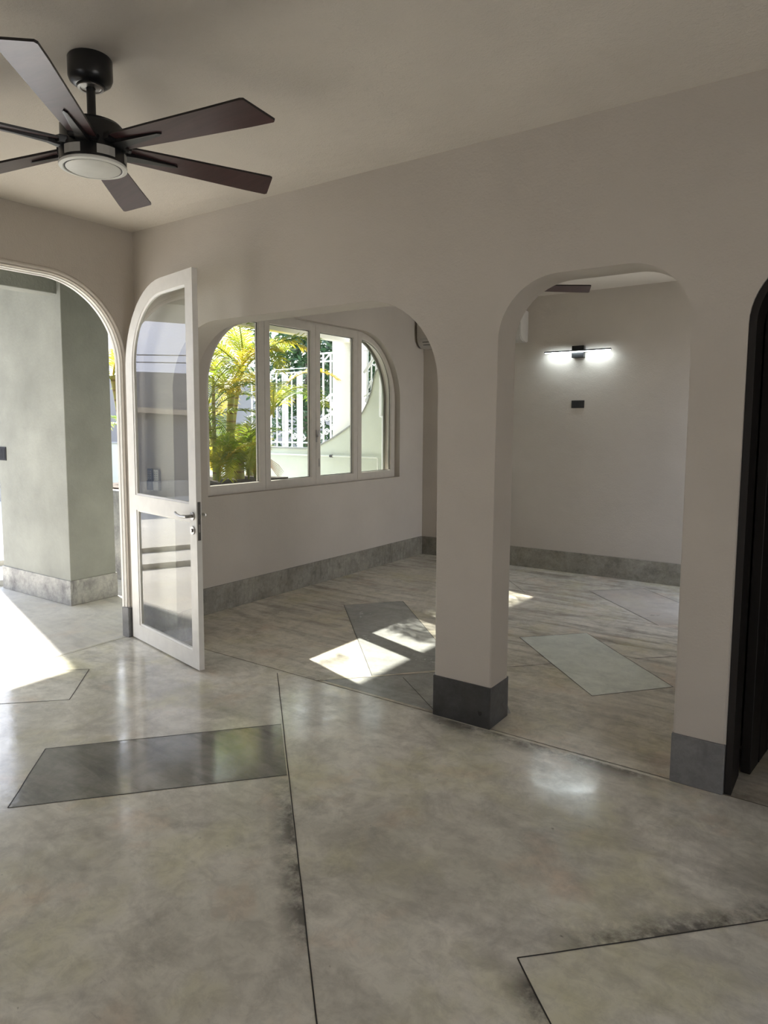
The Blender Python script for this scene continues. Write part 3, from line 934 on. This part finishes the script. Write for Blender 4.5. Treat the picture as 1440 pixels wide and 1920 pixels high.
# ------------------------------------------------------------------ white iron stair railing behind the garden wall
rail = empty('stair_railing', (-2.6, 5.16, 1.0))
tag(rail, 'white wrought iron stair railing with scrolls behind the garden wall', 'railing')
def bar(name, pts, r, n=6):
    bm = bmesh.new(); tube(bm, [(x + 2.6, y - 5.16, z - 1.0) for x, y, z in pts], r, n)
    return obj(name, bm, M['iron'], rail, smooth=60)
Yr = 5.16
def wtop(x):
    for (xa, za), (xb, zb_) in zip(top, top[1:]):
        if xa <= x <= xb:
            return za + (zb_ - za) * (x - xa) / (xb - xa)
    return 1.185
for x, r in ((-3.95, .012), (-3.75, .012), (-3.55, .03), (-3.40, .012), (-3.27, .012), (-3.20, .034), (-3.08, .012), (-2.96, .012), (-2.90, .036), (-2.70, .012), (-2.56, .014), (-2.44, .014), (-2.30, .014), (-2.18, .014)):
    bar('baluster', [(x, Yr, wtop(x) - 0.02), (x, Yr, 2.62 if x > -2.75 else 2.36)], r)
for z in (2.62, 2.50):
    bar('rail', [(-2.72, Yr, z), (-2.12, Yr, z)], 0.014)
bar('rail', [(-4.0, Yr, 2.36), (-2.7, Yr, 2.36)], 0.012)
bar('rail', [(-2.72, Yr, 1.78), (-2.12, Yr, 2.08)], 0.014)
bar('rail', [(-2.72, Yr, 1.52), (-2.12, Yr, 1.80)], 0.014)
bar('rail', [(-4.0, Yr, 1.27), (-2.6, Yr, 1.27)], 0.014)
bar('brace', [(-2.44, Yr, 2.50), (-2.30, Yr, 2.62)], 0.012)
def scroll(cx, cz, R, s=1):
    pts = []
    for k in range(22):
        tt = k / 21
        a = tt * 3.6 * PI * s
        rr = R * (1 - 0.8 * tt)
        pts.append((cx + rr * math.cos(a), Yr, cz + rr * math.sin(a)))
    bar('scroll', pts, 0.008, 5)
for cx, cz, s in ((-2.50, 1.56, 1), (-2.37, 1.66, -1), (-2.24, 1.72, 1), (-2.50, 1.38, -1), (-2.38, 1.44, 1), (-2.25, 1.52, -1), (-2.64, 1.36, 1), (-2.85, 1.36, -1), (-3.02, 1.36, 1)):
    scroll(cx, cz, 0.055, s)
# right-hand upper flight
for x, r in ((-1.62, .014), (-1.55, .012), (-1.45, .028), (-1.38, .012), (-1.28, .028), (-1.18, .012)):
    bar('baluster', [(x, Yr, max(1.75, wtop(x) - 0.02)), (x, Yr, 2.62)], r)
bar('rail', [(-1.68, Yr, 2.62), (-0.9, Yr, 2.62)], 0.014)
bar('handrail', [(-1.68, Yr, 2.30), (-1.34, Yr, 2.70)], 0.024)
bar('brace', [(-1.60, Yr, 2.08), (-1.55, Yr, 2.20), (-1.45, Yr, 2.02)], 0.012)
bar('brace', [(-1.45, Yr, 2.18), (-1.38, Yr, 2.32), (-1.28, Yr, 2.25)], 0.012)
bar('rail', [(-1.68, Yr, 1.96), (-1.45, Yr, 2.06)], 0.014)
for cx, cz, s in ((-1.62, 1.90, 1), (-1.54, 1.94, -1), (-1.20, 2.42, 1)):
    scroll(cx, cz, 0.045, s)

# ------------------------------------------------------------------ far surroundings
bm = bmesh.new(); box(bm, -9.3, -9.0, -14, 13, 0.0, 2.58)
tag(obj('wall_street', bm, M['grey_render']), 'long grey wall on the far side of the street', None, None, 'structure')
bm = bmesh.new(); box(bm, -8.99, -8.75, -14, 13, 0.0, 0.42, 0.01)
tag(obj('kerb_planter', bm, M['base_out']), kind='structure')
bm = bmesh.new()
A = [(-8.99, -10.0, 1.68), (-8.99, 4.5, 2.02)]
prism(bm, [(-12, 1.28), (4.5, 2.12), (4.5, 2.22), (-12, 1.38)], YZ, -8.999, -8.80)
tag(obj('ledge', bm, M['ledge']), 'tan sloping ledge on the grey street wall, mirrored in the door glass', 'ledge')
hb = empty('building', (-20, -2, 0))
tag(hb, 'white house with an arched window above the grey street wall', 'building')
bm = bmesh.new(); box(bm, -6, 0, -16, 3.5, 0, 9.5)
obj('wall', bm, M['white_house'], hb)
wf = None
for y in (-7.2, 0.2):
    bm = bmesh.new()
    prism(bm, arch2d(y, y + 1.5, 4.9, 0.72, None, 2.0), YZ, 0.0, 0.05)
    wf = obj('window', bm, M['grey_render'], hb)
    bm = bmesh.new(); box(bm, 0.05, 0.09, y, y + 1.5, 4.08, 4.16)
    obj('window_bar', bm, M['iron'], wf)
bm = bmesh.new(); box(bm, -6.1, 0.15, -16.1, 3.6, 9.5, 9.8)
obj('roof', bm, M['white_plaster'], hb)
nb = empty('building', (-16, 14, 0))
tag(nb, 'pale low building glimpsed between the palm stems', 'building')
bm = bmesh.new(); box(bm, -8, 4, -7, 6, 0, 4.4)
obj('wall', bm, M['white_plaster'], nb)
bm = bmesh.new(); box(bm, 4.0, 4.03, -7, 6, 0.0, 1.9)
obj('dark_panel', bm, M['grey_render'], nb)
bm = bmesh.new(); box(bm, -1.75, 0.4, 5.7, 6.2, 2.86, 3.3, 0.01)
tag(obj('balcony_slab', bm, M['white_plaster']), 'white slab edge above the upper stair railing', 'slab')
CL = ['steep overhead cable nearer the porch, rising to the street pole', 'steep overhead cable crossing nearer the arched window, rising to the street pole', 'upper of the two level overhead cables along the street', 'lower of the two level overhead cables along the street']
for i, (p, q) in enumerate((((-9.15, -4.55, 2.56), (-9.45, 2.5, 8.6)), ((-9.15, -5.2, 2.56), (-9.45, 2.5, 8.9)), ((-12, -15, 3.9), (-12, 14, 3.35)), ((-12.2, -15, 3.6), (-12.2, 14, 3.4)))):
    bm = bmesh.new()
    pts = []
    for k in range(13):
        s = k / 12
        pts.append((p[0] + (q[0] - p[0]) * s, p[1] + (q[1] - p[1]) * s, p[2] + (q[2] - p[2]) * s - (0.15 if i < 2 else 0.5) * math.sin(PI * s)))
    tube(bm, pts, 0.012, 5)
    o = obj('overhead_cable', bm, M['cable'])
    tag(o, CL[i], 'cable', 'overhead cables')

up_ = empty('utility_pole', (-9.6, 2.5, 0))
tag(up_, 'grey street pole behind the grey wall carrying the steep cables', 'pole')
bm = bmesh.new(); tube(bm, [(0, 0, -0.1), (0, 0, 9.2)], [0.14, 0.10], 14)
obj('pole', bm, M['grey_render'], up_, smooth=50)
bm = bmesh.new(); box(bm, -0.05, 0.22, -0.6, 0.6, 8.8, 8.9, 0.01)
obj('crossarm', bm, M['grey_render'], up_)

# ------------------------------------------------------------------ palms
def frond_mesh(name, mat, length, droop, seed, npair=36, leaf=0.30):
    rnd = random.Random(seed)
    bm = bmesh.new()
    pts = []
    N = 16
    for i in range(N + 1):
        s = i / N
        a = math.radians(68) - droop * s ** 1.3
        if i == 0:
            p = Vector((0, 0, 0))
        else:
            p = pts[-1] + Vector((math.cos(a), 0, math.sin(a))) * (length / N)
        pts.append(p)
    tube(bm, pts, [0.010 * (1 - 0.8 * i / N) + 0.001 for i in range(N + 1)], 5, mi=0)
    for k in range(npair):
        s = 0.16 + 0.84 * k / npair
        x = s * N
        i = min(N - 1, int(x)); fr = x - i
        p = pts[i].lerp(pts[i + 1], fr)
        d = (pts[i + 1] - pts[i]).normalized()
        up = Vector((-d.z, 0, d.x))
        ll = leaf * (math.sin(PI * (0.12 + 0.83 * (s - 0.16) / 0.84))) ** 0.6 * rnd.uniform(0.85, 1.1)
        for sd in (-1, 1):
            side = Vector((0, sd, 0))
            v = (side * 0.80 + d * 0.62 + up * rnd.uniform(0.10, 0.38)).normalized()
            w = 0.0105
            tip = p + v * ll + Vector((0, 0, -1)) * ll * rnd.uniform(0.18, 0.40)
            mid = p + v * ll * 0.5 + Vector((0, 0, -1)) * ll * 0.03
            wd = d * w
            a0 = bm.verts.new(p - wd * 0.5); a1 = bm.verts.new(p + wd * 0.5)
            m0 = bm.verts.new(mid - wd); m1 = bm.verts.new(mid + wd)
            tp = bm.verts.new(tip)
            bm.faces.new((a0, a1, m1, m0)); bm.faces.new((m0, m1, tp))
    me = bpy.data.meshes.new(name)
    bm.to_mesh(me); bm.free()
    me.materials.append(mat)
    return me
FM = {
    'y': [frond_mesh('frond_a', M['frond_y'], 1.15, 2.0, 1), frond_mesh('frond_b', M['frond_y'], 0.95, 1.5, 2)],
    'm': [frond_mesh('frond_c', M['frond'], 1.20, 1.7, 3), frond_mesh('frond_d', M['frond'], 1.0, 2.2, 4), frond_mesh('frond_e', M['frond'], 1.3, 1.3, 5)],
    'g': [frond_mesh('frond_f', M['frond_g'], 1.1, 1.9, 6), frond_mesh('frond_g', M['frond_g'], 0.9, 1.5, 7)],
}
def palm(x, y, h, lean, r, fr, label, seed, scale=1.0, spread=None):
    rnd = random.Random(seed)
    e = empty('areca_palm', (x, y, 0.90))
    tag(e, label, 'palm', 'areca palms in the stone planter')
    bm = bmesh.new()
    pts = []
    for k in range(9):
        s = k / 8
        pts.append((lean[0] * s * s, lean[1] * s * s, h * s - 0.02))
    tube(bm, pts, [r * (1.25 - 0.45 * k / 8) for k in range(9)], 10)
    obj('trunk', bm, M['cane'], e, smooth=60)
    tipp = Vector(pts[-1])
    n = len(fr)
    for k, c in enumerate(fr):
        me = rnd.choice(FM[c])
        o = bpy.data.objects.new('frond', me)
        COL.objects.link(o)
        o.parent = e
        o.location = tipp + Vector((0, 0, -0.02 * k))
        az = (spread[k] if spread else 2 * PI * k / n + rnd.uniform(-0.3, 0.3))
        o.rotation_euler = (rnd.uniform(-0.1, 0.1), rnd.uniform(-0.15, 0.45), az)
        s = scale * rnd.uniform(0.85, 1.1)
        o.scale = (s, s, s)
    return e
palm_list = []
PALMS = [
    # x, y, trunk h, lean, r, fronds, label
    (-1.98, 2.78, 1.10, (-0.02, 0.06), 0.050, 'ymyymgmy', 'palm with the thickest ringed cane, yellow crown at the window left', 1.0),
    (-2.15, 2.95, 1.45, (0.02, 0.22), 0.034, 'mymymymm', 'tall palm with a pale green cane near the first window sash', 1.0),
    (-1.80, 2.42, 0.75, (-0.05, -0.12), 0.030, 'mgmymmgm', 'short leaning palm at the left edge of the window', 0.9),
    (-1.95, 3.08, 0.90, (0.05, 0.40), 0.040, 'mygymmym', 'palm whose yellow fronds arch across the second sash', 1.0),
    (-2.27, 2.60, 1.60, (-0.14, 0.05), 0.026, 'mmym', 'slender palm rising highest behind the clump', 0.75),
    (-1.66, 2.62, 0.32, (0.0, 0.03), 0.055, 'ggmgmgm', 'low stocky palm with green fronds in the middle of the clump', 0.75),
    (-2.10, 2.35, 0.55, (0.0, -0.10), 0.035, 'gmyggmg', 'low palm with drooping green fronds behind the front canes', 0.9),
    (-1.72, 2.30, 1.20, (0.06, -0.06), 0.022, 'mym', 'thin pale cane leaning left in front of the white far building', 0.7),
    (-1.72, 1.13, 1.15, (0.0, -0.13), 0.040, 'ymmgm', 'single ringed palm seen between the porch pillar and the door', 0.5),
    (-2.20, 1.55, 0.55, (0.0, 0.05), 0.030, 'mymg', 'small palm low behind the single ringed palm', 0.6),
]
for i, (x, y, h, ln, r, fr, lb, sc) in enumerate(PALMS):
    palm_list.append(palm(x, y, h, ln, r, fr, lb, 40 + i, sc))
# dense young shoots at the foot of the clump
def shoot(x, y, seed, label):
    rnd = random.Random(seed)
    e = empty('palm_shoot', (x, y, 0.90))
    tag(e, label, 'palm shoot', 'young palm shoots at the foot of the canes')
    for k in range(5):
        o = bpy.data.objects.new('frond', rnd.choice(FM['m'] + FM['y']))
        COL.objects.link(o); o.parent = e
        o.rotation_euler = (rnd.uniform(-0.2, 0.2), rnd.uniform(-0.75, -0.2), rnd.uniform(0, 2 * PI))
        s = rnd.uniform(0.45, 0.8)
        o.scale = (s, s, s)
SHOOTS = [(-1.55, 2.20, 'young palm shoots nearest the left end of the window'), (-1.60, 2.42, 'bushy young palm shoots under the leaning cane'), (-1.62, 2.84, 'green palm shoots at the foot of the thickest cane'),
          (-1.90, 2.50, 'palm shoots between the canes, half hidden'), (-1.80, 3.02, 'palm shoots at the right end of the planter'), (-2.15, 2.75, 'palm shoots at the back of the planter behind the thickest cane'),
          (-1.50, 2.62, 'low palm shoots on the near rim side of the planter'), (-2.2, 3.0, 'palm shoots in the far right corner of the planter'), (-1.95, 2.1, 'palm shoots toward the left of the clump')]
for i, (x, y, lb) in enumerate(SHOOTS):
    shoot(x, y, 90 + i, lb)
# dry frond hanging out of the clump
bm = bmesh.new()
for k in range(7):
    o_ = k * 0.016
    tube(bm, [(0, 0.02, 0.12), (0.02, 0.18, 0.24), (0.03, 0.36, 0.20 - o_), (0.04, 0.50 - o_ * .3, 0.12 - o_ * 1.4), (0.05, 0.58 - o_, 0.03 - o_)], [0.006, 0.006, 0.005, 0.004, 0.002], 5)
tag(obj('dry_frond', bm, M['dry'], palm_list[3]), 'dead brown frond')

# ------------------------------------------------------------------ dark trees behind the railing
def tree(x, y, h, R, seed, label, n=5000, mat='tree_leaf', s=0.085):
    rnd = random.Random(seed)
    e = empty('tree', (x, y, 0))
    tag(e, label, 'tree')
    bm = bmesh.new(); tube(bm, [(0, 0, -0.05), (0.05, 0, h * 0.5), (0, 0.05, h * 0.85)], [0.13, 0.10, 0.05], 8)
    obj('trunk', bm, M['bark'], e, smooth=60)
    bm = bmesh.new()
    for k in range(n):
        a = rnd.uniform(0, 2 * PI); cz = rnd.uniform(-1, 1); q = math.sqrt(1 - cz * cz)
        rr = R * rnd.uniform(0.25, 1.0)
        c = Vector((q * math.cos(a) * rr, q * math.sin(a) * rr, h * 0.62 + cz * rr * (h * 0.5 / R)))
        d = Vector((rnd.uniform(-1, 1), rnd.uniform(-1, 1), rnd.uniform(-1, 0.3))).normalized()
        w = d.cross(Vector((rnd.uniform(-1, 1), rnd.uniform(-1, 1), rnd.uniform(-1, 1)))).normalized()
        L_ = s * rnd.uniform(0.7, 1.3)
        vs = [bm.verts.new(c - d * L_), bm.verts.new(c + w * L_ * 0.35), bm.verts.new(c + d * L_), bm.verts.new(c - w * L_ * 0.35)]
        bm.faces.new(vs)
    obj('foliage', bm, M[mat], e, recalc=False)
for x, y, h, R, sd, lb in ((-5.5, 8.4, 4.4, 1.35, 1, 'dark leafy tree behind the white posts of the railing'), (-3.1, 8.0, 4.6, 1.35, 2, 'dark leafy tree left of the white column'),
                           (-0.9, 8.4, 4.2, 1.3, 3, 'dark leafy tree behind the right end of the railing')):
    tree(x, y, h, R, sd, lb)
tree(-11.0, 6.2, 4.6, 0.9, 9, 'light green tree rising above the grey street wall', 700, 'frond', 0.08)
